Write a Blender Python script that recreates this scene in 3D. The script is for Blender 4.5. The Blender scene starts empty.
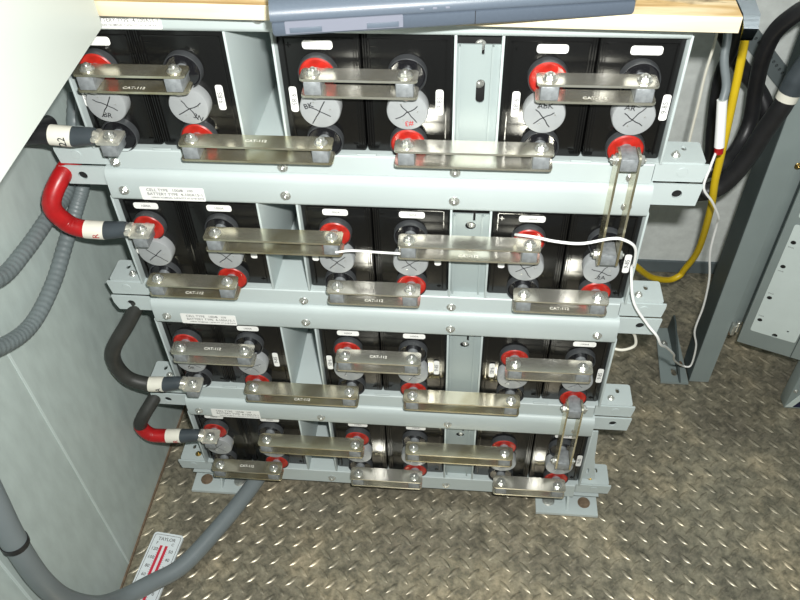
import bpy, bmesh, math, random
from mathutils import Vector, Matrix
random.seed(7)
PI = math.pi
C = bpy.context.scene.collection
SC = bpy.context.scene
T = .235                     # height of one tier

# ------------------------------------------------------------------ materials
def mat(name, col, rough=.5, metal=0., var=.0, vscale=30., bump=0., bscale=200., col2=None, coat=0., spec=.5):
    m = bpy.data.materials.new(name); m.use_nodes = True
    nt = m.node_tree; b = nt.nodes['Principled BSDF']
    b.inputs['Base Color'].default_value = (*col, 1)
    b.inputs['Roughness'].default_value = rough
    b.inputs['Metallic'].default_value = metal
    b.inputs['Coat Weight'].default_value = coat
    b.inputs['Specular IOR Level'].default_value = spec
    tc = nt.nodes.new('ShaderNodeTexCoord')
    if var or col2:
        n = nt.nodes.new('ShaderNodeTexNoise'); n.inputs['Scale'].default_value = vscale
        n.inputs['Detail'].default_value = 5
        r = nt.nodes.new('ShaderNodeValToRGB')
        c2 = col2 or tuple(c * (1 - var) for c in col)
        r.color_ramp.elements[0].position = .35; r.color_ramp.elements[1].position = .65
        r.color_ramp.elements[0].color = (*c2, 1); r.color_ramp.elements[1].color = (*col, 1)
        nt.links.new(tc.outputs['Object'], n.inputs['Vector'])
        nt.links.new(n.outputs['Fac'], r.inputs['Fac']); nt.links.new(r.outputs['Color'], b.inputs['Base Color'])
    if bump:
        n = nt.nodes.new('ShaderNodeTexNoise'); n.inputs['Scale'].default_value = bscale
        n.inputs['Detail'].default_value = 4
        bp = nt.nodes.new('ShaderNodeBump'); bp.inputs['Strength'].default_value = bump
        bp.inputs['Distance'].default_value = .002
        nt.links.new(tc.outputs['Object'], n.inputs['Vector'])
        nt.links.new(n.outputs['Fac'], bp.inputs['Height']); nt.links.new(bp.outputs['Normal'], b.inputs['Normal'])
    return m

M = {}
M['steel'] = mat('grey_paint', (.50, .565, .56), .42, var=.06, vscale=9)
M['steel_shaded'] = mat('grey_paint_recess_shade', (.33, .385, .38), .45, var=.08, vscale=9)  # same grey paint, with the shade of the recess put into the colour
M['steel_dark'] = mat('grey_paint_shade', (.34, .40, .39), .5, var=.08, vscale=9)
M['black'] = mat('black_plastic', (.006, .006, .006), .2, bump=.12, bscale=35, coat=.15, spec=.4)
M['boss'] = mat('dark_grey_plastic', (.06, .064, .068), .32, var=.2, vscale=60)
M['hole'] = mat('black_void', (.006, .006, .006), .6)
M['red'] = mat('red_plastic', (.50, .022, .013), .38, var=.35, vscale=90, coat=.3)
M['blackseal'] = mat('black_seal', (.012, .012, .014), .18, coat=.4)
M['lead'] = mat('lead', (.36, .385, .40), .45, .35, var=.35, vscale=140, bump=.25, bscale=400)
M['zinc'] = mat('zinc', (.70, .71, .67), .30, .8, var=.25, vscale=200)
M['brass'] = mat('yellow_zinc', (.55, .42, .18), .3, 1., var=.3, vscale=200)
M['nickel'] = mat('nickel_plate', (.90, .885, .79), .25, .88, col2=(.76, .73, .60), vscale=28, bump=.10, bscale=60)
M['nickel_old'] = mat('tarnished_plate', (.78, .75, .60), .24, .88, col2=(.52, .46, .29), vscale=22, bump=.12, bscale=60)
M['tin'] = mat('tinned_lug', (.88, .86, .76), .28, .7, var=.2, vscale=90, bump=.12, bscale=150)
M['cap'] = mat('grey_cap', (.33, .345, .35), .42, var=.08, vscale=60)
M['ink'] = mat('black_ink', (.012, .012, .015), .5)
M['redink'] = mat('red_ink', (.45, .03, .03), .5)
M['white'] = mat('white_sticker', (.88, .88, .85), .5, var=.03)
M['print'] = mat('sticker_print', (.16, .16, .16), .6)
M['stamp'] = mat('stamped_letters', (.88, .87, .80), .45)
M['cableblk'] = mat('black_rubber', (.018, .018, .020), .42, var=.3, vscale=40, bump=.15, bscale=120)
M['cabledirty'] = mat('dusty_black_rubber', (.035, .036, .032), .5, var=.3, vscale=40, bump=.2, bscale=90)
M['redtape'] = mat('red_tape', (.44, .010, .012), .35, var=.25, vscale=60, bump=.2, bscale=80)
M['shrink'] = mat('heat_shrink', (.055, .068, .078), .38, var=.2, vscale=40)
M['band'] = mat('cream_tape', (.78, .76, .66), .5, var=.06)
M['conduit'] = mat('grey_conduit', (.16, .19, .195), .45, var=.15, vscale=20)
M['pvc'] = mat('grey_pvc', (.185, .215, .225), .4, var=.1, vscale=14)
M['yellow'] = mat('yellow_jacket', (.72, .50, .012), .4, var=.1)
M['wirewhite'] = mat('white_jacket', (.95, .95, .93), .45)
M['greyjacket'] = mat('grey_jacket', (.20, .23, .24), .45, var=.1)
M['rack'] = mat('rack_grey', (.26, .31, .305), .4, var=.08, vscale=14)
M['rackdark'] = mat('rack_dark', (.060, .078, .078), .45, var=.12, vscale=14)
M['panelwhite'] = mat('pale_panel', (.62, .70, .68), .4, var=.04)
M['navy'] = mat('navy_panel', (.010, .012, .05), .4)
M['rust'] = mat('rust', (.20, .14, .09), .8, var=.4, vscale=120)
M['laptop'] = mat('slate_plastic', (.095, .118, .150), .38, var=.05, vscale=300, bump=.08, bscale=900)
M['laptop2'] = mat('slate_plastic_lid', (.078, .098, .128), .4, var=.05, vscale=300, bump=.08, bscale=900)
M['latch'] = mat('latch_plastic', (.165, .175, .215), .4)
M['boxwhite'] = mat('white_enamel', (.58, .62, .575), .35, var=.02, vscale=3)
M['tape'] = mat('silver_tape', (.42, .48, .52), .35, .2, var=.1)
M['baseboard'] = mat('dark_baseboard', (.13, .16, .17), .6, var=.1)
M['thermo'] = mat('thermometer_face', (.74, .80, .82), .3, var=.03)
M['thermo_red'] = mat('thermometer_red', (.60, .03, .06), .4)
M['thermo_blue'] = mat('thermometer_blue', (.05, .22, .55), .4)

def wallmat(name, c, stretch):
    m = mat(name, c, .5)
    nt = m.node_tree; b = nt.nodes['Principled BSDF']
    tc = nt.nodes.new('ShaderNodeTexCoord'); mp = nt.nodes.new('ShaderNodeMapping')
    mp.inputs['Scale'].default_value = stretch
    n = nt.nodes.new('ShaderNodeTexNoise'); n.inputs['Scale'].default_value = 60; n.inputs['Detail'].default_value = 6
    r = nt.nodes.new('ShaderNodeValToRGB')
    r.color_ramp.elements[0].position = .3; r.color_ramp.elements[1].position = .7
    r.color_ramp.elements[0].color = (*[x * .90 for x in c], 1); r.color_ramp.elements[1].color = (*[min(1, x * 1.05) for x in c], 1)
    bp = nt.nodes.new('ShaderNodeBump'); bp.inputs['Strength'].default_value = .25; bp.inputs['Distance'].default_value = .001
    L = nt.links.new
    L(tc.outputs['Object'], mp.inputs['Vector']); L(mp.outputs['Vector'], n.inputs['Vector'])
    L(n.outputs['Fac'], r.inputs['Fac']); L(r.outputs['Color'], b.inputs['Base Color'])
    L(n.outputs['Fac'], bp.inputs['Height']); L(bp.outputs['Normal'], b.inputs['Normal'])
    return m
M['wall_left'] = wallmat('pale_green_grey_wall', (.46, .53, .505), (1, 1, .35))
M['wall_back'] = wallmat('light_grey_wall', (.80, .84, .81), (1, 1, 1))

def floormat():
    m = bpy.data.materials.new('tread_plate'); m.use_nodes = True
    nt = m.node_tree; b = nt.nodes['Principled BSDF']; L = nt.links.new
    tc = nt.nodes.new('ShaderNodeTexCoord')
    def noise(s, d=6, rgh=.6):
        n = nt.nodes.new('ShaderNodeTexNoise'); n.inputs['Scale'].default_value = s; n.inputs['Detail'].default_value = d
        n.inputs['Roughness'].default_value = rgh; L(tc.outputs['Object'], n.inputs['Vector']); return n
    n1 = noise(7); n2 = noise(70, 8, .7)
    r1 = nt.nodes.new('ShaderNodeValToRGB')
    e = r1.color_ramp.elements; e[0].position = .36; e[0].color = (.29, .27, .225, 1); e[1].position = .66; e[1].color = (.56, .49, .37, 1)
    k = r1.color_ramp.elements.new(.5); k.color = (.36, .335, .27, 1)
    r2 = nt.nodes.new('ShaderNodeValToRGB')
    e = r2.color_ramp.elements; e[0].position = .35; e[0].color = (.45, .45, .42, 1); e[1].position = .65; e[1].color = (1.25, 1.2, 1.1, 1)
    mx = nt.nodes.new('ShaderNodeMixRGB'); mx.blend_type = 'MULTIPLY'; mx.inputs['Fac'].default_value = 1
    L(n1.outputs['Fac'], r1.inputs['Fac']); L(n2.outputs['Fac'], r2.inputs['Fac'])
    L(r1.outputs['Color'], mx.inputs['Color1']); L(r2.outputs['Color'], mx.inputs['Color2'])
    L(mx.outputs['Color'], b.inputs['Base Color'])
    b.inputs['Metallic'].default_value = .45
    r3 = nt.nodes.new('ShaderNodeMapRange'); r3.inputs['To Min'].default_value = .22; r3.inputs['To Max'].default_value = .42
    L(n2.outputs['Fac'], r3.inputs['Value']); L(r3.outputs['Result'], b.inputs['Roughness'])
    bp = nt.nodes.new('ShaderNodeBump'); bp.inputs['Strength'].default_value = .3; bp.inputs['Distance'].default_value = .001
    L(n2.outputs['Fac'], bp.inputs['Height']); L(bp.outputs['Normal'], b.inputs['Normal'])
    return m
M['floor'] = floormat()

def woodmat():
    m = bpy.data.materials.new('plywood'); m.use_nodes = True
    nt = m.node_tree; b = nt.nodes['Principled BSDF']; L = nt.links.new
    tc = nt.nodes.new('ShaderNodeTexCoord'); mp = nt.nodes.new('ShaderNodeMapping')
    mp.inputs['Scale'].default_value = (5, 45, 70)
    n = nt.nodes.new('ShaderNodeTexNoise'); n.inputs['Scale'].default_value = 1.6; n.inputs['Detail'].default_value = 7
    n.inputs['Distortion'].default_value = .6
    r = nt.nodes.new('ShaderNodeValToRGB'); e = r.color_ramp.elements
    e[0].position = .30; e[0].color = (.30, .17, .06, 1); e[1].position = .62; e[1].color = (.66, .53, .33, 1)
    k = e.new(.46); k.color = (.50, .34, .15, 1)
    n2 = nt.nodes.new('ShaderNodeTexNoise'); n2.inputs['Scale'].default_value = 13; n2.inputs['Detail'].default_value = 5
    mp2 = nt.nodes.new('ShaderNodeMapping'); mp2.inputs['Scale'].default_value = (1, 2.2, 1); mp2.inputs['Location'].default_value = (.31, .2, 0)
    r2 = nt.nodes.new('ShaderNodeValToRGB'); e = r2.color_ramp.elements
    e[0].position = .045; e[0].color = (.10, .08, .06, 1); e[1].position = .075; e[1].color = (1, 1, 1, 1)
    mx = nt.nodes.new('ShaderNodeMixRGB'); mx.blend_type = 'MULTIPLY'; mx.inputs['Fac'].default_value = 1
    L(tc.outputs['Object'], mp.inputs['Vector']); L(mp.outputs['Vector'], n.inputs['Vector']); L(n.outputs['Fac'], r.inputs['Fac'])
    L(tc.outputs['Object'], mp2.inputs['Vector']); L(mp2.outputs['Vector'], n2.inputs['Vector'])
    vd = nt.nodes.new('ShaderNodeVectorMath'); vd.operation = 'DISTANCE'; vd.inputs[1].default_value = (.655, .050, .0165)
    mp3 = nt.nodes.new('ShaderNodeMapping'); mp3.inputs['Scale'].default_value = (.75, 1.6, 1); mp3.inputs['Location'].default_value = (.164, -.03, 0)
    n2.inputs['Scale'].default_value = 60
    ma = nt.nodes.new('ShaderNodeMath'); ma.operation = 'MULTIPLY_ADD'; ma.inputs[1].default_value = .07
    L(tc.outputs['Object'], mp3.inputs['Vector']); L(mp3.outputs['Vector'], vd.inputs[0])
    L(n2.outputs['Fac'], ma.inputs[0]); L(vd.outputs['Value'], ma.inputs[2]); L(ma.outputs['Value'], r2.inputs['Fac'])
    L(r.outputs['Color'], mx.inputs['Color1']); L(r2.outputs['Color'], mx.inputs['Color2'])
    sx = nt.nodes.new('ShaderNodeSeparateXYZ'); L(tc.outputs['Normal'], sx.inputs['Vector'])
    ab = nt.nodes.new('ShaderNodeMath'); ab.operation = 'LESS_THAN'; ab.inputs[1].default_value = -.7; L(sx.outputs['Y'], ab.inputs[0])
    m2 = nt.nodes.new('ShaderNodeMixRGB'); m2.inputs['Color2'].default_value = (.80, .72, .54, 1)
    m3 = nt.nodes.new('ShaderNodeMath'); m3.operation = 'MULTIPLY'; m3.inputs[1].default_value = .7; L(ab.outputs[0], m3.inputs[0])
    L(m3.outputs[0], m2.inputs['Fac']); L(mx.outputs['Color'], m2.inputs['Color1'])
    L(m2.outputs['Color'], b.inputs['Base Color']); b.inputs['Roughness'].default_value = .6
    return m
M['wood'] = woodmat()

# ------------------------------------------------------------------ mesh helpers
def box(bm, lo, hi, bev=0, seg=2):
    lo = Vector(lo); hi = Vector(hi)
    r = bmesh.ops.create_cube(bm, size=1, matrix=Matrix.Translation((lo + hi) / 2) @ Matrix.Diagonal((*(hi - lo), 1)))
    if bev:
        es = list({e for v in r['verts'] for e in v.link_edges})
        bmesh.ops.bevel(bm, geom=es, offset=bev, segments=seg, affect='EDGES', profile=.5)
    return bm

def frame(d):
    d = Vector(d).normalized(); a = Vector((0, 0, 1)) if abs(d.z) < .9 else Vector((1, 0, 0))
    x = a.cross(d).normalized(); y = d.cross(x); return x, y, d

def lathe(bm, o, d, prof, seg=24, rot=0.):
    """profile of (radius, distance along d); closed with caps"""
    o = Vector(o); x, y, d = frame(d); rings = []
    for r, h in prof:
        rings.append([bm.verts.new(o + d * h + (x * math.cos(rot + 2 * PI * k / seg) + y * math.sin(rot + 2 * PI * k / seg)) * r) for k in range(seg)])
    for a, b in zip(rings, rings[1:]):
        for k in range(seg):
            bm.faces.new((a[k], a[(k + 1) % seg], b[(k + 1) % seg], b[k]))
    bm.faces.new(rings[0][::-1]); bm.faces.new(rings[-1])
    return bm

def cyl(bm, o, d, r, h, seg=24, bev=.0):
    if bev: return lathe(bm, o, d, [(r - bev, 0), (r, bev), (r, h - bev), (r - bev, h)], seg)
    return lathe(bm, o, d, [(r, 0), (r, h)], seg)

def bolt_bm(bm, o, d, r=.0062, h=.0045, washer=True):
    """hex head on a washer"""
    o = Vector(o); d = Vector(d).normalized(); t = 0
    if washer: lathe(bm, o, d, [(r * 1.28, 0), (r * 1.28, .0010), (r * 1.2, .0014)], 20); t = .0012
    lathe(bm, o + d * t, d, [(r, 0), (r, h * .75), (r * .84, h)], 6, .3)
    lathe(bm, o + d * (t + h), d, [(r * .42, -.0005), (r * .42, .0018), (r * .3, .0024)], 12)
    return bm

def smooth(pts, n=8):
    P = [Vector(p) for p in pts]; P = [2 * P[0] - P[1]] + P + [2 * P[-1] - P[-2]]; out = []
    for i in range(1, len(P) - 2):
        a, b, c, d = P[i - 1:i + 3]
        for k in range(n):
            t = k / n
            out.append(.5 * ((2 * b) + (c - a) * t + (2 * a - 5 * b + 4 * c - d) * t * t + (3 * b - a - 3 * c + d) * t ** 3))
    out.append(P[-2]); return out

def tube(bm, pts, r, seg=14, n=8, rad=None, raw=False):
    P = pts if raw else smooth(pts, n)
    x, y, _ = frame(P[1] - P[0]); rings = []
    for i, p in enumerate(P):
        d = (P[min(i + 1, len(P) - 1)] - P[max(i - 1, 0)]).normalized()
        x = (x - d * x.dot(d)).normalized(); y = d.cross(x)
        rr = rad(i / (len(P) - 1), i) if rad else r
        rings.append([bm.verts.new(p + (x * math.cos(2 * PI * k / seg) + y * math.sin(2 * PI * k / seg)) * rr) for k in range(seg)])
    for a, b in zip(rings, rings[1:]):
        for k in range(seg): bm.faces.new((a[k], a[(k + 1) % seg], b[(k + 1) % seg], b[k]))
    bm.faces.new(rings[0][::-1]); bm.faces.new(rings[-1]); return bm

def circ(cx, cy, r, n=16): return [(cx + r * math.cos(2 * PI * k / n), cy + r * math.sin(2 * PI * k / n)) for k in range(n)]
def slot(cx, cy, w, h, n=6):
    r = w / 2; o = []
    for s, a0 in ((1, 0), (-1, PI)):
        for k in range(n + 1):
            a = a0 + PI * k / n; o.append((cx + r * math.cos(a), cy + s * (h / 2 - r) + r * math.sin(a)))
    return o
def rrect(x0, y0, x1, y1, r, n=5):
    o = []
    for cx, cy, a0 in ((x1 - r, y1 - r, 0), (x0 + r, y1 - r, PI / 2), (x0 + r, y0 + r, PI), (x1 - r, y0 + r, 3 * PI / 2)):
        for k in range(n + 1):
            a = a0 + PI / 2 * k / n; o.append((cx + r * math.cos(a), cy + r * math.sin(a)))
    return o

def plate(bm, outline, holes, th, plane='xz', at=0.):
    """flat plate with holes, extruded; plane xz: outline (x,z) from y=at to at+th; xy: (x,y) from z=at; yz: (y,z) from x=at"""
    b2 = bmesh.new(); es = []
    for loop in [outline] + holes:
        vs = [b2.verts.new((p[0], p[1], 0)) for p in loop]
        es += [b2.edges.new((vs[i], vs[(i + 1) % len(vs)])) for i in range(len(vs))]
    bmesh.ops.triangle_fill(b2, edges=es, use_beauty=True, use_dissolve=False)
    r = bmesh.ops.extrude_face_region(b2, geom=list(b2.faces))
    for v in r['geom']:
        if isinstance(v, bmesh.types.BMVert): v.co.z += th
    for v in b2.verts:
        a, b, c = v.co
        v.co = {'xz': (a, at + c, b), 'xy': (a, b, at + c), 'yz': (at + c, a, b)}[plane]
    bmesh.ops.recalc_face_normals(b2, faces=b2.faces)
    me = bpy.data.meshes.new('t'); b2.to_mesh(me); b2.free(); bm.from_mesh(me); bpy.data.meshes.remove(me)
    return bm

def prism_x(bm, prof, x0, x1):
    a = [bm.verts.new((x0, y, z)) for y, z in prof]; b = [bm.verts.new((x1, y, z)) for y, z in prof]; n = len(prof)
    for i in range(n): bm.faces.new((a[i], a[(i + 1) % n], b[(i + 1) % n], b[i]))
    bm.faces.new(a[::-1]); bm.faces.new(b); return bm

def text_bm(bm, s, size, mtx, align='CENTER', bold=0.0):
    cu = bpy.data.curves.new('t', 'FONT'); cu.body = s; cu.size = size; cu.align_x = align; cu.align_y = 'CENTER'
    cu.resolution_u = 2; cu.offset = bold
    o = bpy.data.objects.new('t', cu); C.objects.link(o); bpy.context.view_layer.update()
    me = bpy.data.meshes.new_from_object(o.evaluated_get(bpy.context.evaluated_depsgraph_get()))
    me.transform(mtx); bm.from_mesh(me)
    bpy.data.objects.remove(o); bpy.data.curves.remove(cu); bpy.data.meshes.remove(me)
    return bm
def front(x, y, z, rot=0.):     # text facing -y
    return Matrix.Translation((x, y, z)) @ Matrix.Rotation(rot, 4, 'Y') @ Matrix.Rotation(PI / 2, 4, 'X')

def finish(bm, name, smooth_angle=35):
    bmesh.ops.recalc_face_normals(bm, faces=bm.faces)
    me = bpy.data.meshes.new(name); bm.to_mesh(me); bm.free()
    if smooth_angle:
        me.polygons.foreach_set('use_smooth', [True] * len(me.polygons))
        me.set_sharp_from_angle(angle=math.radians(smooth_angle))
    return me

CACHE = {}
def obj(name, src, m, parent=None, key=None, loc=None, label=None, sm=35):
    """src: bmesh, or a function that makes one (cached by key so copies share mesh data)"""
    if key is not None and (key, m) in CACHE: me = CACHE[(key, m)]
    else:
        bm = src() if callable(src) else src
        me = finish(bm, name, sm); me.materials.append(M[m])
        if key is not None: CACHE[(key, m)] = me
    o = bpy.data.objects.new(name, me); C.objects.link(o)
    if parent: o.parent = parent
    if loc: o.location = loc
    if label: o['label'] = label
    return o
def tag(o, label, cat, group=None):
    o['label'] = label; o['category'] = cat
    if group: o['group'] = group
    return o
def thing(name, label, cat, loc=(0, 0, 0), group=None):
    o = bpy.data.objects.new(name, None); C.objects.link(o); o.location = loc; o.empty_display_size = .02
    return tag(o, label, cat, group)
def struct(name, bm, m, sm=0):
    o = obj(name, bm, m, sm=sm); o['kind'] = 'structure'; return o
def nb(): return bmesh.new()
ORD = ['top', 'second', 'third', 'bottom']

# ------------------------------------------------------------------ setting
FZ = -.72; WX = -.137; WY = .675
bm = nb()
NX, NY = 1, 1
box(bm, (WX - .02, -1.3, FZ - .03), (1.9, WY + .02, FZ))
# raised lugs of the tread plate
verts = []; faces = []
def lug(cx, cy, ang):
    ca, sa = math.cos(ang), math.sin(ang); base = len(verts); nu, nv = 8, 4
    for i in range(nu + 1):
        u = -1 + 2 * i / nu; w = .0042 * (1 - abs(u) ** 2.2) + .0003
        for j in range(nv + 1):
            v = -1 + 2 * j / nv
            z = .0017 * (1 - u ** 4) * (1 - v * v)
            a = u * .0145; b = v * w
            verts.append((cx + a * ca - b * sa, cy + a * sa + b * ca, FZ + z - .0001))
    for i in range(nu):
        for j in range(nv):
            k = base + i * (nv + 1) + j; faces.append((k, k + nv + 1, k + nv + 2, k + 1))
P = .0358
for i in range(-4, 48):
    for j in range(-24, 9):
        x = 1.022 - 31 * P + P * i; y = .375 + .0372 * j
        for dx, dy, a in ((0, 0, PI / 4), (P / 2, .0186, -PI / 4)):
            X, Y = x + dx, y + dy
            a2 = a if True else 0
            if WX + .012 < X < 1.85 and Y < WY - .012: lug(X, Y, a2)
lm = bpy.data.meshes.new('lugs'); lm.from_pydata(verts, [], faces); bm.from_mesh(lm); bpy.data.meshes.remove(lm)
# keep lug normals up (no recalc on open shells)
me = bpy.data.meshes.new('floor'); bm.to_mesh(me); bm.free(); me.materials.append(M['floor'])
me.polygons.foreach_set('use_smooth', [True] * len(me.polygons)); me.set_sharp_from_angle(angle=math.radians(60))
fl = bpy.data.objects.new('floor', me); C.objects.link(fl); fl['kind'] = 'structure'

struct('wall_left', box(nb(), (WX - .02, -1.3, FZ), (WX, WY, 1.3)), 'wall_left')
struct('wall_back', box(nb(), (WX - .02, WY, FZ), (1.9, WY + .02, 1.3)), 'wall_back')
struct('baseboard_back', box(nb(), (WX, WY - .006, FZ), (1.9, WY, FZ + .035), .001), 'baseboard')
bm = nb()       # thin cover strips at the joints of the wall boards
box(bm, (WX, -.176, FZ), (WX + .0008, -.172, 1.2)); struct('trim_1', bm, 'panelwhite')
bm = nb(); box(bm, (WX, -.366, FZ), (WX + .0008, -.362, 1.2)); struct('trim_2', bm, 'panelwhite')
bm = nb(); box(bm, (WX, -.8, FZ), (WX + .003, WY, FZ + .004)); struct('trim_3', bm, 'rust')

# ------------------------------------------------------------------ battery trays
WALLS = (-.0265, .169, .222, .423, .474, .669)
BX = (0., .213, .428, .640)
def sticker_print(lines, w):
    def f():
        b = nb()
        for s, size, x, z, al in lines: text_bm(b, s, size, front(x, -.0004, z), al, .00005)
        return b
    return f

def make_tray(k):
    z0 = -T * k
    nm = ORD[k]
    lab = ['grey steel battery tray at the top of the rack, right under the plywood board',
           'grey steel battery tray second from the top, red cable curling round its left end',
           'grey steel battery tray third from the top, black cable looping to its left end',
           'lowest grey steel battery tray, standing on the floor feet'][k]
    t = thing('battery_tray', lab, 'battery tray', (0, 0, z0), 'grey steel trays stacked in the battery rack')
    top = .2655 if k else .2465
    for x in WALLS: obj('side_wall', lambda: box(nb(), (0, 0, .0585), (.003, .38, .2195), .0006), 'steel', t, 'sidewall', (x, 0, 0))
    obj('tray_floor', lambda: box(nb(), (-.0265, .004, .0555), (.672, .38, .0583)), 'steel', t, 'trayfloor')
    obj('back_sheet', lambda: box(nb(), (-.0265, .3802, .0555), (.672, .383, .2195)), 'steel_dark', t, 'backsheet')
    # bottom rail: angle with an upright face
    zb = .0305 if k < 3 else .021
    def brail():
        b = nb()
        prism_x(b, [(.0, zb), (.0, .0565), (.0015, .0580), (.004, .0580), (.004, zb)], -.010, .664)
        for x in (.0625, .3195, .5775): box(b, (x - .012, .0005, .0575), (x + .012, .004, .0605), .0005)
        return b
    obj('bottom_rail', brail, 'steel', t, ('brail', k == 3))
    # top rail: rounded channel that carries the rating label
    def trail():
        b = nb()
        if k: pr = [(.012, .2645), (.0, .2645), (-.0035, .2625), (-.0062, .258), (-.0070, .252), (-.0070, .2235), (-.0055, .2200), (-.0025, .2175), (.004, .2172), (.004, .221), (-.001, .223), (-.001, .258), (.004, .261), (.012, .261)]
        else: pr = [(.012, .2465), (-.004, .2465), (-.0070, .2455), (-.0070, .2235), (-.0055, .2200), (-.0025, .2175), (.004, .2172), (.004, .221), (-.001, .223), (-.001, .243), (.012, .243)]
        return prism_x(b, pr, -.020, .668)
    obj('top_rail', trail, 'steel', t, ('trail', k == 0))
    for i, x in enumerate(BX):
        if i < 3 or True:
            obj('bolt', lambda: bolt_bm(nb(), (0, 0, 0), (0, -1, 0), .0053, .0030), 'zinc', t, 'railbolt', (x - .003 if i == 0 else x, -.0002, .0385 if k < 3 else .036))
            obj('bolt', lambda: bolt_bm(nb(), (0, 0, 0), (0, -1, 0), .0053, .0030), 'zinc', t, 'railbolt', (x, -.0072, .235 if k else .2355))
    # end tabs
    for s in (-1, 1):
        x0, x1 = (-.082, -.012) if s < 0 else (.666, .7285)
        hx = -.054 if s < 0 else .699
        o_ = (x0, x0 + .003) if s < 0 else (x1, x1 - .003)
        inn = x1 if s < 0 else x0
        def utab(x0=x0, x1=x1, hx=hx, s=s):
            b = nb()
            if s < 0: ol = [(x0 + .003, .0315), (x1, .0315), (x1 - .004, .040), (x1 - .010, .0560), (x0, .0560), (x0, .050)]
            else: ol = [(x0, .0315), (x1 - .003, .0315), (x1, .050), (x1, .0560), (x0, .0560)]
            plate(b, ol, [], .003, 'xz', .0045)
            plate(b, rrect(x0 + (.004 if s < 0 else 0), .006, x1 - (.004 if s > 0 else 0), .050, .004),
                  [slot(hx + s * .004, .036, .006, .010)], .003, 'xy', .0555)
            cyl(b, (hx, .0046, .0455), (0, -1, 0), .0065, .0012, 20, .0003)
            return b
        obj('end_tab', utab, 'steel', t, ('utab', s))
        obj('bolt', lambda: bolt_bm(nb(), (0, 0, 0), (0, 0, 1), .0045, .003), 'brass' if k == 3 else 'zinc', t, 'tabbolt', (hx - s * .008, .020, .0586))
        if k:
            def ltab(x0=x0, x1=x1, hx=hx, s=s):
                b = nb()
                if s < 0: ol = [(x0 + .006, .2365), (x1 + .0, .2365), (x1 + .0, .2640), (x0, .2640), (x0 + .001, .250)]
                else: ol = [(x0, .2330), (x1 - .004, .2330), (x1 - .001, .262), (x1 - .001, .2640), (x0, .2640)]
                plate(b, ol, [circ(hx, .250, .0062)], .003, 'xz', .0015)
                return b
            obj('end_tab', ltab, 'steel', t, ('ltab', s))
            obj('tab_hole_dark', lambda hx=hx: box(nb(), (hx - .008, .0052, .241), (hx + .008, .008, .259)), 'hole', t, ('tb', s))  # black block added for the shade inside the tab hole
    # plate with keyholes between second and third bay
    def kplate():
        b = nb()
        plate(b, [(.426, .0585), (.474, .0585), (.474, .200), (.4560, .200), (.4560, .188), (.4530, .188), (.4530, .200), (.426, .200)],
              [slot(.4535, .143, .010, .030)] if k == 0 else [circ(.450, .180, .0070)], .002, 'xz', .012)
        box(b, (.4275, .0065, .0585), (.4300, .012, .200)); box(b, (.4640, .0065, .0585), (.4665, .012, .200))
        return b
    obj('slotted_plate', kplate, 'steel_shaded', t, ('kplate', k == 0))
    obj('slot_dark', lambda: box(nb(), (.4265, .0200, .0590), (.4735, .0215, .2190)), 'hole', t, 'kback')  # black sheet standing in for the shade seen through the slots
    obj('bolt', lambda: bolt_bm(nb(), (0, 0, 0), (0, -1, 0), .0050, .003), 'zinc', t, 'railbolt2', (.4515, .0195, .150 if k == 0 else .1775))
    if k == 0: obj('bolt', lambda: None, 'zinc', t, 'railbolt2', (.4515, .0195, .196))
    if k == 3:
        obj('end_gusset', lambda: plate(nb(), [(.6722, .060), (.700, .060), (.690, .120), (.684, .205), (.6722, .205)], [slot(.683, .085, .004, .016)], .003, 'xz', .016), 'steel', t)
    # rating label
    def lb(): return plate(nb(), rrect(-.0425, -.0105, .0425, .0105, .002), [], .0003, 'xz', -.0003)
    st = obj('rating_label', lb, 'white', t, 'rlabel', (.064, -.0072, .2315))
    obj('printing', sticker_print([('CELL TYPE   100A', .0062, -.034, .0056, 'LEFT'), ('8   100', .0056, .012, .0056, 'LEFT'),
                                   ('BATTERY TYPE  4-100A15-1', .0062, -.034, -.0008, 'LEFT'),
                                   ('1000Ah NOMINAL CAPACITY AT 8 HR RATE', .0036, -.030, -.0064, 'LEFT')], 0), 'print', st, 'rprint')
    return t
trays = [make_tray(k) for k in range(4)]

# ------------------------------------------------------------------ cells
CX = (.0125, .113, .2695, .371, .527, .6265)
BOUND = ((-.0232, .0622), (.0632, .1688), (.2252, .3192), (.3202, .4228), (.4772, .5772), (.5782, .6688))
ZP, ZN = .1675, .078           # heights of the two terminals
def post_bm(vertical=False):
    b = nb(); box(b, (-.0098, -.0332, -.0084), (.0098, -.004, .0084), .0016, 2)
    lathe(b, (0, .004, 0), (0, -1, 0), [(.0080, 0), (.0078, .012)], 20)
    return b
def stroke(b, pts, w, y):
    prev = None
    for i, (x, z) in enumerate(pts):
        j = min(i + 1, len(pts) - 1); h = max(i - 1, 0)
        d = Vector((pts[j][0] - pts[h][0], pts[j][1] - pts[h][1])).normalized()
        a = bm_v(b, x - d.y * w, y, z + d.x * w); c = bm_v(b, x + d.y * w, y, z - d.x * w)
        if prev: b.faces.new((prev[0], a, c, prev[1]))
        prev = (a, c)
def bm_v(b, x, y, z): return b.verts.new((x, y, z))

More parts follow.
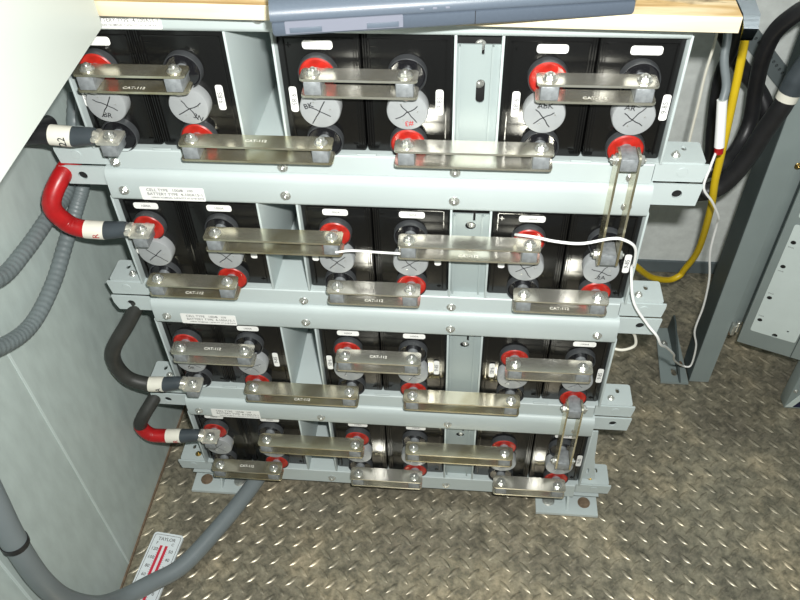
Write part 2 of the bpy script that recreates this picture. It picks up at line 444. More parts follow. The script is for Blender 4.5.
INK = {(0, 0): 'BR', (0, 1): '3N', (0, 2): 'BK', (0, 3): '#3', (0, 4): 'ABK', (0, 5): 'AR', (1, 2): 'BR', (1, 5): '2A', (2, 0): 'BR'}
TOPL = {0: (0, 2, 4, 5), 1: (0, 1, 2, 3, 4), 2: (1, 2, 3, 5), 3: (0, 1, 2, 3, 5)}
SIDEL = {0: range(6), 1: range(6), 2: (1, 2, 3, 4, 5), 3: (5,)}
def make_cell(k, i):
    z0 = -T * k; cx = CX[i]; x0, x1 = BOUND[i][0] - cx, BOUND[i][1] - cx
    pos = ['left end', 'second from the left', 'third from the left', 'fourth from the left', 'fifth from the left', 'right end'][i]
    mk = {'#3': ', red 3 on its cap', }.get(INK.get((k, i)), '')
    if not mk and (k, i) in INK: mk = ', ' + INK[(k, i)] + ' inked on its cap'
    lab = 'black battery cell at the %s of the %s tray%s' % (pos, ORD[k], mk)
    if 0 < i < 5: lab = 'black battery cell %s in the %s tray%s' % (pos, ORD[k], mk)
    t = thing('battery_cell', lab, 'battery', (cx, 0, z0), 'black battery cells in the grey rack')
    def case():
        b = nb(); box(b, (x0, .0095, .0590), (x1, .355, .2165), .0035, 2)
        y0, y1 = .0080, .0100; e = .0075; w = .0011     # raised border of the face
        box(b, (x0 + e, y0, .205), (x1 - e, y1, .2062)); box(b, (x0 + e, y0, .066), (x0 + e + w, y1, .206))
        box(b, (x1 - e - w, y0, .066), (x1 - e, y1, .206))
        for q in (0, 1):                                # polarity marks moulded beside the posts
            zz = (.197, .070)[q]; px = x0 + .013 + q * (x1 - x0 - .026)
            box(b, (px - .0030, .0088, zz - .0005), (px + .0030, .0098, zz + .0005))
            if q == i % 2: box(b, (px - .0005, .0088, zz - .0030), (px + .0005, .0098, zz + .0030))
        side = 1 if i % 2 == 0 else -1                  # ribs along the seam with the neighbour
        xe = x1 if side > 0 else x0
        for d in (.0022, .0050): box(b, (xe - side * d - .0006, .0070, .0660), (xe - side * d + .0006, .0100, .2155))
        return b
    obj('case', case, 'black', t, ('case', i))
    for z, pl in ((ZP, i % 2 == 0), (ZN, i % 2 == 1)):
        bo = obj('terminal_sleeve', lambda: lathe(nb(), (0, .0096, 0), (0, -1, 0), [(.0226, 0), (.0224, .001), (.0222, .0085), (.0218, .0096), (.0213, .0098), (.0210, .0090), (.0209, .0050)], 36), 'boss', t, 'sleeve', (0, 0, z - .0015))
        obj('seal', lambda: lathe(nb(), (0, .0060 if pl else .0090, 0), (0, -1, 0), [(.0206, 0), (.0206, .0050), (.0190, .0065), (.0105, .0058)], 36), 'red' if pl else 'blackseal', bo, 'seal' + str(pl), label='red terminal seal' if pl else 'black terminal seal')
        obj('terminal_post', lambda: post_bm(), 'lead', bo, 'post', (0, 0, .0015))
    cp = obj('vent_cap', lambda: lathe(nb(), (0, .0096, 0), (0, -1, 0), [(.0242, 0), (.0242, .0130), (.0232, .0148), (.0215, .0152)], 40), 'cap', t, 'ventcap', (0, 0, .1245))
    rnd = random.Random(k * 10 + i)
    b = nb(); a0 = rnd.uniform(-.35, .35)
    for a in (a0 + .75, a0 - .72):
        L = rnd.uniform(.013, .0175); n = 6; pts = []
        ox, oz = rnd.uniform(-.002, .002), rnd.uniform(-.004, .001)
        for q in range(n + 1):
            s = -L + 2 * L * q / n; wv = rnd.uniform(-.0009, .0009)
            pts.append((ox + s * math.cos(a) - wv * math.sin(a), oz + s * math.sin(a) + wv * math.cos(a)))
        stroke(b, pts, (.00060 if k < 2 else .00042), -.0058)
    obj('ink_cross', b, 'ink', cp, sm=0)
    if (k, i) in INK:
        b = nb(); s = INK[(k, i)]
        px, pz, rr = {(0, 0): (-.002, -.014, .15), (0, 1): (.009, -.014, .5), (0, 2): (-.013, .005, -.3), (0, 3): (.002, -.015, PI), (0, 4): (.0, .012, 0), (0, 5): (-.006, .012, .1), (1, 2): (-.010, .006, 0), (1, 5): (.002, -.012, 0), (2, 0): (-.002, -.012, 0)}[(k, i)]
        text_bm(b, s, .0095, front(px, -.0058, pz, rr), 'CENTER', .0001)
        obj('ink_letters', b, 'redink' if s == '#3' else 'ink', cp, sm=0)
    for q in range(3):                                  # three small moulded pips
        a = PI / 2 + 2 * PI * q / 3 + .6
        obj('pip', lambda: lathe(nb(), (0, 0, 0), (0, -1, 0), [(.0011, 0), (.0008, .0008)], 8), 'zinc', cp, 'pip', (.012 * math.cos(a), -.0056, .012 * math.sin(a)))
    if i in TOPL[k]:
        lx = {(0, 0): .005}.get((k, i), .002)
        st = obj('sticker', lambda: plate(nb(), rrect(-.0170, -.0052, .0170, .0052, .0035), [], .0003, 'xz', .0076), 'white', t, 'stickh', (lx, 0, .1985))
        if k: obj('printing', sticker_print([('1000A', .0050, 0, 0, 'CENTER')], 0), 'print', st, 'prh', (0, .0076, 0))
    if i in SIDEL[k]:
        sx = -.0325 if i % 2 == 0 else .0365
        if i == 0: sx = -.0285
        if i == 5: sx = .0350
        st = obj('sticker', lambda: plate(nb(), rrect(-.0045, -.0165, .0045, .0165, .0030), [], .0003, 'xz', .0076), 'white', t, 'stickv', (sx, 0, .1275 if k else .130))
        obj('printing', lambda: text_bm(nb(), '9-85', .0085, front(0, -.0004, 0, -PI / 2 if i % 2 else PI / 2), 'CENTER', .0001), 'print', st, ('prv', i % 2), (0, .0076, 0))
    return t
for k in range(4):
    for i in range(6): make_cell(k, i)

# ------------------------------------------------------------------ connector straps
def strap(k, i, j, z, label, old=False, stamp=None, upper=False):
    xa, xb = CX[i], CX[j]; L = xb - xa
    t = thing('connector_strap', label, 'connector strap', (xa, 0, z - T * k), 'nickel plated straps bridging battery terminals')
    mt = 'nickel_old' if old else 'nickel'
    def pl(z1): return lambda: plate(nb(), rrect(-.0142, -.0330, L + .0142, -.0072, .005), [], .0028, 'xy', z1)
    tp = obj('top_plate', pl(.0085), mt, t, ('tp', round(L, 4)))
    bp = obj('bottom_plate', pl(-.0113), mt, t, ('bp', round(L, 4)))
    for x in (0, L):
        obj('bolt', lambda: bolt_bm(nb(), (0, 0, 0), (0, 0, 1), .0064, .0042), 'zinc', t, 'sbolt', (x, -.0205, .0114))
        obj('nut', lambda: bolt_bm(nb(), (0, 0, 0), (0, 0, -1), .0064, .0042), 'zinc', t, 'snut', (x, -.0205, -.0114))
    if stamp:
        tb = Matrix.Translation((L / 2, -.020 if upper else -.025, (.01145 if upper else -.0083)))
        b = nb(); text_bm(b, stamp, .0070, tb, 'CENTER', .0001)
        obj('stamped_text', b, 'stamp', tp if upper else bp, sm=0)
    return t
def vstrap(k, label):
    """two flat bars joining the lower right post of tray k to the upper right post of tray k+1"""
    x = CX[5]; za = ZN - T * k; zb = ZP - T * (k + 1)
    t = thing('connector_strap', label, 'connector strap', (x, 0, za), 'nickel plated straps bridging battery terminals')
    d = zb - za
    for s in (-1, 1):
        at = -.0128 if s < 0 else .0100
        obj('side_plate', lambda: plate(nb(), rrect(-.0330, d - .012, -.0072, .012, .006), [], .0028, 'yz', at), 'nickel_old', t, ('vp', k, s))
        for z in (0, d):
            obj('bolt', lambda: bolt_bm(nb(), (0, 0, 0), (s, 0, 0), .0062, .0045), 'zinc', t, ('vb', s), (s * .0129, -.0205, z))
    return t
tn = lambda k: ORD[k]
S = 'CAT-112'
# trays 1 and 3
for k in (0, 2):
    o = k == 2
    strap(k, 0, 1, ZP, 'flat metal strap across the top two terminals at the left of the %s tray' % tn(k), k == 0, S, k == 2)
    strap(k, 1, 2, ZN, 'long metal strap over the open gap along the lower edge of the %s tray' % tn(k), True, S, k == 0)
    strap(k, 2, 3, ZP, 'flat metal strap over the middle pair of upper terminals in the %s tray' % tn(k), False, None if k == 0 else S, True)
    strap(k, 3, 4, ZN, 'long metal strap crossing the slotted plate along the lower edge of the %s tray' % tn(k), o, None, o)
    strap(k, 4, 5, ZP, 'flat metal strap over the right hand pair of upper terminals in the %s tray' % tn(k), False, S if k == 0 else None)
vstrap(0, 'pair of upright bars joining the top tray to the second tray at the right')
vstrap(2, 'short pair of upright bars joining the third tray to the bottom tray at the right')
for k in (1, 3):
    o = k == 3
    strap(k, 0, 1, ZN, 'short metal strap on the lower left terminals of the %s tray' % tn(k), True, S, k == 3)
    strap(k, 1, 2, ZP, 'long metal strap over the open gap on the upper terminals of the %s tray' % tn(k), True, None, o)
    strap(k, 2, 3, ZN, 'short metal strap on the lower middle terminals of the %s tray' % tn(k), False, S if k == 1 else None)
    strap(k, 3, 4, ZP, 'long metal strap crossing the slotted plate on the upper terminals of the %s tray' % tn(k), o, S if k == 1 else None)
    strap(k, 4, 5, ZN, 'short metal strap on the lower right terminals of the %s tray' % tn(k), False, S if k == 1 else None)

# ------------------------------------------------------------------ power cables at the left
def power_cable(label, k, z, path, red, bandtxt, dirty=False, red_from=0.):
    """path runs from the hidden end to the label band; z = local post height"""
    zz = z - T * k; x = CX[0]
    t = thing('power_cable', label, 'cable', (0, 0, 0), 'thick battery cables at the left of the rack')
    lugz = zz + .0091
    path = [(a, b_ + .0085, c_ - .0065) if b_ < -.0295 else (a, b_, c_) for a, b_, c_ in path]
    e = Vector(path[-1])                                  # where the band ends and the boot starts
    b = nb()                                              # flag lug, barrel
    plate(b, rrect(x - .0145, -.0345, x + .0145, -.0060, .003), [], .0032, 'xy', lugz - .0004)
    tube(b, [Vector((x - .034, -.0205, lugz + .003)), Vector((x - .024, -.0205, lugz + .003)), Vector((x - .0125, -.0205, lugz + .0015))], .008, 16, 4,
         rad=lambda u, i: .0085 if u < .5 else .0085 - (u - .5) * .004)
    box(b, (x - .021, -.0325, lugz - .0002), (x - .012, -.0080, lugz + .0075), .003)
    obj('cable_lug', b, 'tin', t)
    obj('bolt', lambda: bolt_bm(nb(), (0, 0, 0), (0, 0, 1), .0062, .0042), 'zinc', t, 'lugbolt', (x, -.0205, lugz + .0029))
    obj('boot', tube(nb(), [e, e * .5 + Vector((x - .027, -.0205, lugz + .003)) * .5, Vector((x - .027, -.0205, lugz + .003)), Vector((x - .019, -.0205, lugz + .003))], .0115, 20, 8,
        rad=lambda u, i: .0125 - .0022 * u), 'shrink', t)
    P = smooth(path, 10); n = len(P); ln = 0; m = n - 1
    while m > 0 and ln < .024: ln += (P[m] - P[m - 1]).length; m -= 1
    bd = obj('label_band', tube(nb(), P[m:], .0126, 20, raw=True), 'band', t)
    mid = P[(m + n) // 2]
    b = nb(); text_bm(b, bandtxt, .013, front(mid.x, mid.y - .01285, mid.z, -PI / 2), 'CENTER', .0001); obj('handwriting', b, 'redink' if red else 'ink', bd, sm=0)
    if red:
        r0 = int(m * red_from)
        if r0 > 1: obj('jacket', tube(nb(), P[:r0 + 1], .0116, 18, raw=True), 'cabledirty', t)
        obj('red_wrap', tube(nb(), P[r0:m + 1], .0120, 18, raw=True, rad=lambda u, i: .0120 + (.0004 if i % 2 else 0)), 'redtape', t)
    else: obj('jacket', tube(nb(), P[:m + 1], .0118, 18, raw=True), 'cabledirty' if dirty else 'cableblk', t)
    return t
power_cable('black cable on the lower left terminal of the top tray, band marked 22', 0, ZN,
            [(-.104, .050, .060), (-.106, .010, .075), (-.102, -.022, .090), (-.085, -.032, .0985), (-.066, -.032, .0995), (-.044, -.031, .0975), (-.034, -.030, .096)], False, '22')
power_cable('red wrapped cable curling to the upper left terminal of the second tray', 1, ZP,
            [(-.040, .055, .030), (-.066, .035, .028), (-.084, -.004, .012), (-.095, -.026, -.014), (-.087, -.032, -.037), (-.070, -.032, -.047), (-.048, -.031, -.050), (-.038, -.030, -.0510)], True, 'R')
power_cable('black cable looping to the lower left terminal of the third tray', 2, ZN,
            [(-.040, .040, -.190), (-.048, .016, -.225), (-.066, -.004, -.255), (-.094, -.026, -.295), (-.104, -.032, -.330), (-.092, -.033, -.362), (-.066, -.031, -.377), (-.044, -.030, -.3775), (-.036, -.030, -.3775)], False, 'A', True)
power_cable('short red ended cable on the upper left terminal of the bottom tray', 3, ZP,
            [(-.058, .035, -.425), (-.074, .012, -.450), (-.098, -.020, -.480), (-.108, -.030, -.500), (-.096, -.032, -.520), (-.074, -.031, -.5235), (-.050, -.030, -.5225), (-.040, -.030, -.5220)], True, 'R', False, .55)

# ------------------------------------------------------------------ feet of the rack
for s, lab in ((-1, 'grey steel beam bolted to the floor under the left end of the rack'), (1, 'grey steel beam bolted to the floor under the right end of the rack')):
    cx = -.005 if s < 0 else .656
    t = thing('floor_beam', lab, 'beam', (cx, 0, FZ), 'steel beams under the battery rack')
    obj('base_plate', lambda: plate(nb(), [(-.058, -.020), (.056, -.020), (.056, .36), (-.058, .36)], [], .006, 'xy', .0018), 'steel', t, 'fplate')
    obj('web', lambda: plate(nb(), [(-.012, .0078), (.36, .0078), (.36, .0345), (.002, .0345)], [], .004, 'yz', -.002), 'steel', t, 'fweb')
    obj('top_flange', lambda: box(nb(), (-.055, .004, .0346), (.055, .36, .0366)), 'steel', t, 'fflange')
    for x in (-.034, .032):
        obj('anchor_bolt', lambda: lathe(nb(), (0, 0, 0), (0, 0, 1), [(.0115, 0), (.0115, .001), (.0095, .0018), (.0090, .0042), (.006, .005)], 24), 'rust' if x * s > 0 else 'zinc', t, 'anch' + str(x * s > 0), (x, .006, .0078), 'anchor bolt head')

# ------------------------------------------------------------------ board, laptop, tape, wall box
bm = nb(); box(bm, (-.02, 0, 0), (.6975, .42, .0165), .0008)
o = obj('plywood_board', bm, 'wood'); tag(o, 'rough plywood board lying on top of the battery rack', 'board')
o.location = (0, -.034, .2480); o.rotation_euler = (0, 0, -.026)

lt = thing('laptop', 'closed slate grey laptop lying askew on the plywood board', 'laptop', (.2565, -.112, .2650)); lt.rotation_euler = (0, 0, math.atan2(.057, .335))
W = .343
bm = nb()
prism_x(bm, [(.002, .001), (.0, .004), (.0, .0135), (.003, .0150), (.27, .0150), (.27, .001)], 0, W)
bmesh.ops.bevel(bm, geom=[e for e in bm.edges if abs(e.verts[0].co.x - e.verts[1].co.x) < 1e-6], offset=.0012, segments=2, affect='EDGES')
obj('base', bm, 'laptop2', lt)
bm = nb()
prism_x(bm, [(.001, .0154), (-.0005, .018), (.001, .0245), (.006, .0290), (.016, .0320), (.03, .0330), (.27, .0340), (.27, .0154)], -.001, W + .001)
obj('lid', bm, 'laptop', lt, sm=60)
bm = nb(); plate(bm, rrect(.012, .0040, .122, .0160, .001), [], .0015, 'xz', -.0016)
la = obj('latch_panel', bm, 'latch', lt)
for x0, x1 in ((.016, .046), (.088, .118)): obj('latch_tab', box(nb(), (x0, -.0026, .0050), (x1, -.0015, .0100), .0004), 'laptop', la)
bm = nb()
for x in (.138, .150, .162): box(bm, (x, -.0012, .0190), (x + .004, -.0002, .0210), .0003)
obj('indicator_window', bm, 'latch', lt)
bm = nb(); box(bm, (.190, -.0003, .002), (.1906, .001, .0145)); obj('seam', bm, 'hole', lt)

bm = nb()
pts = [(.699, .14, .2660), (.699, .06, .2660), (.699, .0, .2655), (.7005, -.040, .262), (.7015, -.050, .252), (.7012, -.050, .240)]
wv = .021; rows = []
for i, p in enumerate(pts):
    q = Vector(p); a = q + Vector((wv * (1.1 - .11 * i), 0, 0)); rows.append((bm.verts.new(q), bm.verts.new(a)))
for a, b in zip(rows, rows[1:]): bm.faces.new((a[0], a[1], b[1], b[0]))
bmesh.ops.solidify(bm, geom=list(bm.faces), thickness=.001)
o = obj('tape_strip', bm, 'tape', sm=60); tag(o, 'silver grey strip folded over the right end of the plywood board', 'tape')
o.location = (0, .0, 0)

bm = nb()
plate(bm, [(WX + .0005, -.02), (.055, -.036), (.055, -.62), (WX + .0005, -.62)], [], .42, 'xy', 0)
wb = thing('wall_cabinet', 'big plain white cabinet hanging on the left wall, close to the camera', 'cabinet', (0, 0, .2385))
bmesh.ops.bevel(bm, geom=[e for e in bm.edges if e.calc_length() > .1], offset=.002, segments=2, affect='EDGES')
obj('body', bm, 'boxwhite', wb)
wb.rotation_euler = (math.radians(3.4), 0, 0)

# ------------------------------------------------------------------ conduits at the left
def ribbed(name, pts, r, m, label):
    o = obj(name, tube(nb(), pts, r, 16, 30, rad=lambda u, i: r + (.0004 if i % 4 < 2 else -.0002)), m); tag(o, label, 'conduit')
    return o
ribbed('flexible_conduit', [(-.118, .16, .04), (-.120, .101, -.020), (-.120, .05, -.052), (-.120, -.01, -.050), (-.120, -.08, -.047), (-.120, -.147, -.034), (-.120, -.22, .02), (-.120, -.30, .10)], .0105, 'conduit',
       'upper of the two ribbed grey conduits on the left wall')
ribbed('flexible_conduit', [(-.100, .15, .05), (-.104, .082, -.045), (-.113, .052, -.078), (-.118, .005, -.103), (-.120, -.058, -.127), (-.120, -.128, -.131), (-.120, -.186, -.108), (-.120, -.25, -.06), (-.120, -.33, .02)], .0105, 'conduit',
       'lower of the two ribbed grey conduits, hanging in a deep bend on the left wall')
t = thing('pvc_conduit', 'smooth thick grey pipe sweeping over the thermometer and under the rack', 'conduit', (0, 0, 0))
pp = [(-.116, -.305, -.05), (-.116, -.326, -.172), (-.116, -.336, -.235), (-.116, -.346, -.307), (-.116, -.350, -.404), (-.114, -.340, -.490), (-.108, -.310, -.580), (-.100, -.270, -.645), (-.070, -.225, -.678), (-.028, -.180, -.6935), (.019, -.098, -.6935), (.052, -.029, -.6935), (.075, .030, -.6935), (.093, .083, -.6935)]
obj('pipe', tube(nb(), pp, .0152, 24, 10), 'pvc', t)
Pq = smooth(pp, 10)
obj('coupling', tube(nb(), Pq[12:31], .0163, 24, raw=True), 'pvc', t)
obj('coupling_ring', tube(nb(), Pq[30:32], .0174, 24, raw=True), 'cableblk', t)

# ------------------------------------------------------------------ thermometer on the floor
tA = Vector((-.107, -.110, FZ)); ax_x = Vector((.057, -.008, 0)).normalized(); ax_y = Vector((.0095, .112, 0)).normalized()
t = thing('thermometer', 'white wall thermometer lying flat on the floor beneath the grey pipe', 'thermometer', (tA.x, tA.y, FZ + .0018))
ang = math.atan2(-.0095, .112) * 1.15; t.rotation_euler = (0, 0, ang)
W = .057
obj('body', plate(nb(), rrect(0, -.20, W, 0, .006), [], .005, 'xy', 0), 'thermo', t)
bm = nb(); plate(bm, rrect(.003, -.197, W - .003, -.004, .004), [rrect(.0038, -.1962, W - .0038, -.0048, .0035)], .0003, 'xy', .005); obj('border', bm, 'print', t, sm=0)
bm = nb(); box(bm, (.0205, -.175, .005), (.0255, -.025, .0055)); box(bm, (.0305, -.175, .005), (.0355, -.025, .0055)); obj('scale_strip', bm, 'thermo_red', t)
bm = nb(); tube(bm, [Vector((.028, -.17, .0062)), Vector((.028, -.09, .0062)), Vector((.028, -.028, .0062))], .0011, 8, 2); obj('glass_tube', bm, 'white', t)
bm = nb()
tx = lambda s, x, y, z=.0085: text_bm(bm, s, z, Matrix.Translation((x, y, .0053)), 'CENTER', .00015)
tx('TAYLOR', W / 2, -.0125, .0088); tx('F', .013, -.021, .007); tx('C', .043, -.021, .007)
for n_, s in enumerate(('120', '100', '80', '60', '40', '20', '0')): tx(s, .0125, -.033 - .0165 * n_)
for n_, s in enumerate(('50', '40', '30', '20', '10', '0')): tx(s, .0445, -.035 - .0160 * n_)
for n_ in range(34): box(bm, (.0185, -.032 - .0041 * n_, .005), (.0200, -.0314 - .0041 * n_, .0053)); box(bm, (.0360, -.032 - .0041 * n_, .005), (.0375, -.0314 - .0041 * n_, .0053))
obj('printing', bm, 'print', t, sm=0)
bm = nb(); box(bm, (.014, -.150, .005), (.020, -.120, .0054)); obj('cold_mark', bm, 'thermo_blue', t)

# ------------------------------------------------------------------ relay rack upright and cabinet at the right
t = thing('rack_upright', 'dark grey steel rack upright standing on the floor right of the battery rack', 'rack', (.937, .322, FZ))
bm = nb(); plate(bm, [(0, 0), (.040, 0), (.040, .0035), (.0035, .0035), (.0035, .0565), (.040, .0565), (.040, .060), (0, .060)], [], 1.3, 'xy', .0018); 
obj('channel', bm, 'rack', t)
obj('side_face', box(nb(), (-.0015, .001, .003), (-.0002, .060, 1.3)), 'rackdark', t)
bm = nb(); plate(bm, [(-.062, -.010), (-.004, -.010), (-.004, .150), (-.050, .150)], [slot(-.030, .02, .012, .022)], .005, 'xy', .0018); obj('foot_plate', bm, 'rack', t)
bm = nb(); plate(bm, [(-.010, .0068), (.150, .0068), (.140, .060), (.120, .060)], [], .004, 'yz', -.024); obj('gusset', bm, 'rackdark', t)
bm = nb(); bolt_bm(bm, (-.040, .10, .0068), (0, 0, 1), .007, .006); obj('anchor_bolt', bm, 'zinc', t)
bm = nb(); bolt_bm(bm, (-.016, .040, .0085), (0, 0, 1), .006, .006); obj('anchor_bolt', bm, 'rust', t)

dA = math.atan2(-.361, .933)
t = thing('power_cabinet', 'grey equipment cabinet with its perforated door ajar at the right edge', 'cabinet', (.980, .300, FZ))
# fixed frame strip beside the upright
bm = nb(); box(bm, (-.0027, .024, .170), (.016, .045, 1.25), .001); obj('frame_strip', bm, 'rack', t)
bm = nb(); box(bm, (-.0024, .010, .163), (.004, .024, .1690 + .02), .001); cyl(bm, (.007, .014, .172), (0, 0, 1), .004, .026, 12, .0005); h = obj('hinge', bm, 'zinc', t)
bm = nb(); lathe(bm, (.0045, .0240, .185 - .03), (0, -1, 0), [(.006, 0), (.0055, .0006), (.004, .0010)], 14); obj('rust_spot', bm, 'rust', t)
# carcass behind the door
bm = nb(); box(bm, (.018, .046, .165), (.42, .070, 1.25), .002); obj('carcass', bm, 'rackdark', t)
# door
dz = .160
d = obj('door', (lambda: (lambda b: (box(b, (0, 0, 0), (.48, .020, 1.09), .0015), b)[1])(nb()))(), 'rack', t, loc=(.008, -.003, dz)); d.rotation_euler = (0, 0, dA)
bm = nb(); holes = [circ(.023, z, .0045) for z in (.267, .211, .133, .074, .340, .410, .480, .550)] + [circ(.058, .046, .005), circ(.076, .065, .0022)]
plate(bm, rrect(.014, .042, .096, .305, .004), [h_ for h_ in holes if max(p[1] for p in h_) < .300], .0012, 'xz', -.0022)
pn = obj('perforated_panel', bm, 'panelwhite', d)
bm = nb(); box(bm, (.016, -.0009, .044), (.094, -.0002, .300)); obj('hole_backing', bm, 'hole', pn)  # black sheet that paints the panel holes dark, in place of real shade
bm = nb(); plate(bm, rrect(.014, .320, .096, .66, .004), [circ(.023, z, .0045) for z in (.36, .43, .50, .57)], .0012, 'xz', -.0022)
pn2 = obj('perforated_panel', bm, 'panelwhite', d)
bm = nb()
for z in (.256, .200, .144, .085):
    text_bm(bm, 'PWR', .0045, front(.0225, -.00235, z), 'CENTER')
obj('printing', bm, 'print', pn, sm=0)
bm = nb(); bolt_bm(bm, (.0035, .0235, .560), (0, -1, 0), .005, .003); obj('screw', bm, 'brass', t)
bm = nb(); box(bm, (.0985, -.002, .0005), (.1000, -.0004, 1.0895)); obj('seam', bm, 'rackdark', d)
# pedestal below
t = thing('equipment_box', 'low dark blue box with pale edge on the floor under the cabinet door', 'box', (1.118, .262, FZ))
bm = nb(); box(bm, (0, 0, .0018), (.30, .03, .150), .002); obj('body', bm, 'rack', t)
bm = nb(); plate(bm, [(.001, .010), (.014, .010), (.075, .140), (.058, .140)], [], .002, 'xz', -.0028); obj('edge_strip', bm, 'panelwhite', t)
bm = nb(); plate(bm, [(.016, .010), (.28, .010), (.28, .140), (.078, .140)], [], .002, 'xz', -.0027); obj('front_panel', bm, 'navy', t)
bm = nb(); bolt_bm(bm, (.006, -.0006, .060), (0, -1, 0), .0035, .002); obj('screw', bm, 'zinc', t)

# ------------------------------------------------------------------ cables at the right
def cable(name, pts, r, m, label, cat='cable', seg=14):
    o = obj(name, tube(nb(), pts, r, seg, 10), m); tag(o, label, cat); return o
cable('yellow_cable', [(.815, .30, .30), (.818, .30, .154), (.822, .30, .127), (0.83, 0.3, 0.068), (0.834, 0.29, -0.005), (0.839, 0.28, -0.104), (0.843, 0.28, -0.162), (0.858, 0.3, -0.238), (0.89, 0.38, -0.397), (0.89, 0.42, -0.486), (0.884, 0.42, -0.503), (0.861, 0.41, -0.506), (0.816, 0.38, -0.472), (0.77, 0.34, -0.409), (0.725, 0.3, -0.345)], .0062, 'yellow',
      'yellow cable hanging in a loop between the battery rack and the upright')
t = thing('power_cable', 'thick black cable arching down behind the board, red tape at its tip', 'cable')
pa = [(.925, .35, .145), (.932, .35, .105), (.914, .36, .083), (.899, .38, .043), (.901, .40, -.014), (.914, .42, -.078), (.922, .42, -.135), (.910, .40, -.172), (.881, .365, -.187), (.847, .36, -.203), (.79, .357, -.207), (.70, .355, -.19)]
obj('jacket', tube(nb(), pa, .0128, 18, 10), 'cableblk', t); obj('red_tip', tube(nb(), [Vector(p) for p in smooth(pa, 10)[:12]], .0134, 18, raw=True), 'redtape', t)
t = thing('power_cable', 'black cable with grey boot and white band hanging before the dark upright', 'cable')
pb = [(.930, .305, .045), (.924, .305, .015), (.920, .305, -.012), (.916, .305, -.040), (.906, .31, -.085), (.896, .312, -.130), (.880, .314, -.178), (.855, .315, -.208), (.80, .315, -.215), (.72, .315, -.205)]
Pb = smooth(pb, 10)
obj('jacket', tube(nb(), Pb[24:], .0150, 18, raw=True), 'cableblk', t); obj('boot', tube(nb(), Pb[:22], .0165, 18, raw=True, rad=lambda u, i: .0125 + .0045 * min(1, u * 1.6)), 'shrink', t)
obj('label_band', tube(nb(), Pb[21:27], .0160, 18, raw=True), 'band', t)
bm = nb(); box(bm, (.919, .299, .045), (.939, .303, .085), .001); cyl(bm, (.929, .301, .065), (0, -1, 0), .007, .006, 6); obj('cable_lug', bm, 'lead', t)
cable('black_cable', [(.862, .45, .14), (.868, .45, -.006), (.861, .45, -.059), (.865, .45, -.116), (.874, .45, -.176), (.885, .46, -.25), (.86, .5, -.33)], .0105, 'cableblk', 'black cable hanging behind the plywood board, left of the yellow cable')
cable('black_cable', [(.80, .50, .10), (.84, .50, .02), (.90, .50, -.07), (.94, .49, -.11), (.965, .47, -.15), (.97, .46, -.22)], .014, 'cableblk', 'black cable bundle crossing the back wall behind the yellow cable')
cable('bent_wire', [(.684, .012, -.222), (.690, .014, -.240), (.702, .020, -.262), (.706, .022, -.285), (.690, .024, -.298), (.672, .03, -.300)], .0022, 'band', 'short stiff pale wire poking out under the third tray at the right', 'wire', 8)
cable('white_wire', [(.276, -.0360, -.0680), (.298, -.036, -.0640), (.33, -.036, -.0650), (.361, -.0360, -.0660)], .0016, 'wirewhite', 'short white wire linking two straps across the middle of the second tray', 'wire', 8)
cable('white_wire', [(.508, -.012, -.047), (.514, -.026, -.036), (.530, -.037, -.029), (.556, -.038, -.034), (.588, -.039, -.035), (.621, -.042, -.023), (.637, -.042, -.024), (.655, -.035, -.042), (.663, -.02, -.082), (.663, -.015, -.098), (.675, -.02, -.151), (.701, -.02, -.193), (.718, -.022, -.214), (.731, -.012, -.243), (.752, .02, -.283), (.79, .08, -.365), (.826, .16, -.469), (.899, .30, -.642), (.921, .31, -.657), (.924, .31, -.636), (.915, .30, -.579), (.898, .29, -.525), (.894, .28, -.449), (.879, .26, -.361), (.857, .24, -.281), (.845, .22, -.206), (.836, .20, -.175), (.812, .18, -.131), (.789, .17, -.097), (.793, .18, -.068), (.802, .20, -.054)], .0019, 'wirewhite',
      'long thin white wire drooping from the second tray to the floor and up again', 'wire', 8)
t = thing('sensor_lead', 'grey lead with a white sleeve hanging off the right end of the board', 'cable')
obj('jacket', tube(nb(), [(.783, .25, .160), (.783, .25, .121), (.785, .24, .10), (.786, .23, .073), (.795, .22, .041), (.793, .21, .019)], .0060, 12, 8), 'greyjacket', t)
obj('white_sleeve', tube(nb(), [(.792, .21, .024), (.798, .205, -.010), (.804, .20, -.046)], .0072, 12, 6), 'wirewhite', t)
obj('red_tip', tube(nb(), [(.804, .20, -.044), (.8048, .20, -.050), (.8056, .20, -.056)], .0066, 12, 4), 'redtape', t)
cable('pale_wire', [(.785, .30, .11), (.789, .30, .065), (.788, .30, .012), (.79, .30, -.038), (.792, .30, -.104), (.798, .30, -.168)], .0022, 'band', 'pale straight wire hanging beside the top tray', 'wire', 8)
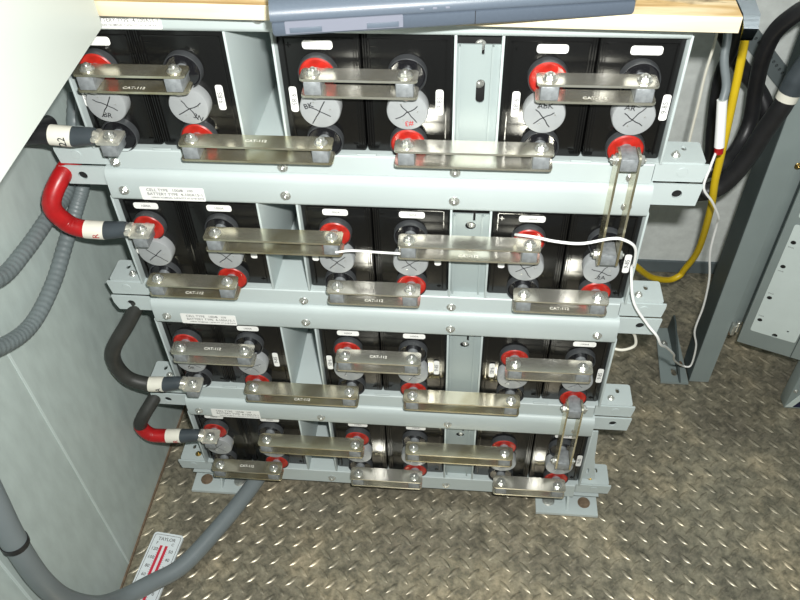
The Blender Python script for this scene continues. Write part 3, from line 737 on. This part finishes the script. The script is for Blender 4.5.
# perforated strut on the back wall
t = thing('perforated_strut', 'dark slotted metal strut slanting across the back wall', 'strut', (.957 - .14, WY - .0165, -.092 + .14)); t.rotation_euler = (0, PI / 4, 0)
bm = nb(); plate(bm, [(0, -.017), (.60, -.017), (.60, .017), (0, .017)], [circ(.012 + .0110 * q, .005, .0034, 8) for q in range(52)], .014, 'xz', 0); obj('bar', bm, 'conduit', t)
bm = nb(); box(bm, (.004, .0141, -.002), (.596, .0155, .012)); obj('hole_backing', bm, 'white', t)

# ------------------------------------------------------------------ light, camera, view
w = bpy.data.worlds.new('room_light'); SC.world = w; w.use_nodes = True
w.node_tree.nodes['Background'].inputs['Color'].default_value = (.86, .95, .90, 1); w.node_tree.nodes['Background'].inputs['Strength'].default_value = .22

CAM = Vector((.443, -.7902, .6044)); p, y, r = .783, -.1118, -.0359
F = Vector((math.sin(y) * math.cos(p), math.cos(y) * math.cos(p), -math.sin(p)))
r0 = Vector((math.cos(y), -math.sin(y), 0)); u0 = r0.cross(F)
R = r0 * math.cos(r) + u0 * math.sin(r); U = -r0 * math.sin(r) + u0 * math.cos(r)
cd = bpy.data.cameras.new('camera'); cam = bpy.data.objects.new('camera', cd); C.objects.link(cam)
cd.sensor_width = 36; cd.lens = 780 / 800 * 36; cd.clip_start = .01
cam.matrix_world = Matrix(((R.x, U.x, -F.x, CAM.x), (R.y, U.y, -F.y, CAM.y), (R.z, U.z, -F.z, CAM.z), (0, 0, 0, 1)))
SC.camera = cam
ld = bpy.data.lights.new('flash', 'AREA'); ld.shape = 'RECTANGLE'; ld.size = .030; ld.size_y = .016; ld.energy = 18.8; ld.color = (1, 1, .97)
lo = bpy.data.objects.new('flash', ld); C.objects.link(lo)
LP = CAM + R * .035 + U * .050 - F * .01
lo.matrix_world = Matrix(((R.x, U.x, -F.x, LP.x), (R.y, U.y, -F.y, LP.y), (R.z, U.z, -F.z, LP.z), (0, 0, 0, 1)))
ad = bpy.data.lights.new('ceiling_light', 'AREA'); ad.shape = 'RECTANGLE'; ad.size = 1.2; ad.size_y = .3; ad.energy = 1.8; ad.color = (.92, 1, .95)
ao = bpy.data.objects.new('ceiling_light', ad); C.objects.link(ao); ao.location = (.6, -.1, 1.25)
SC.view_settings.view_transform = 'Standard'; SC.view_settings.look = 'None'; SC.view_settings.exposure = 0; SC.view_settings.gamma = 1.0
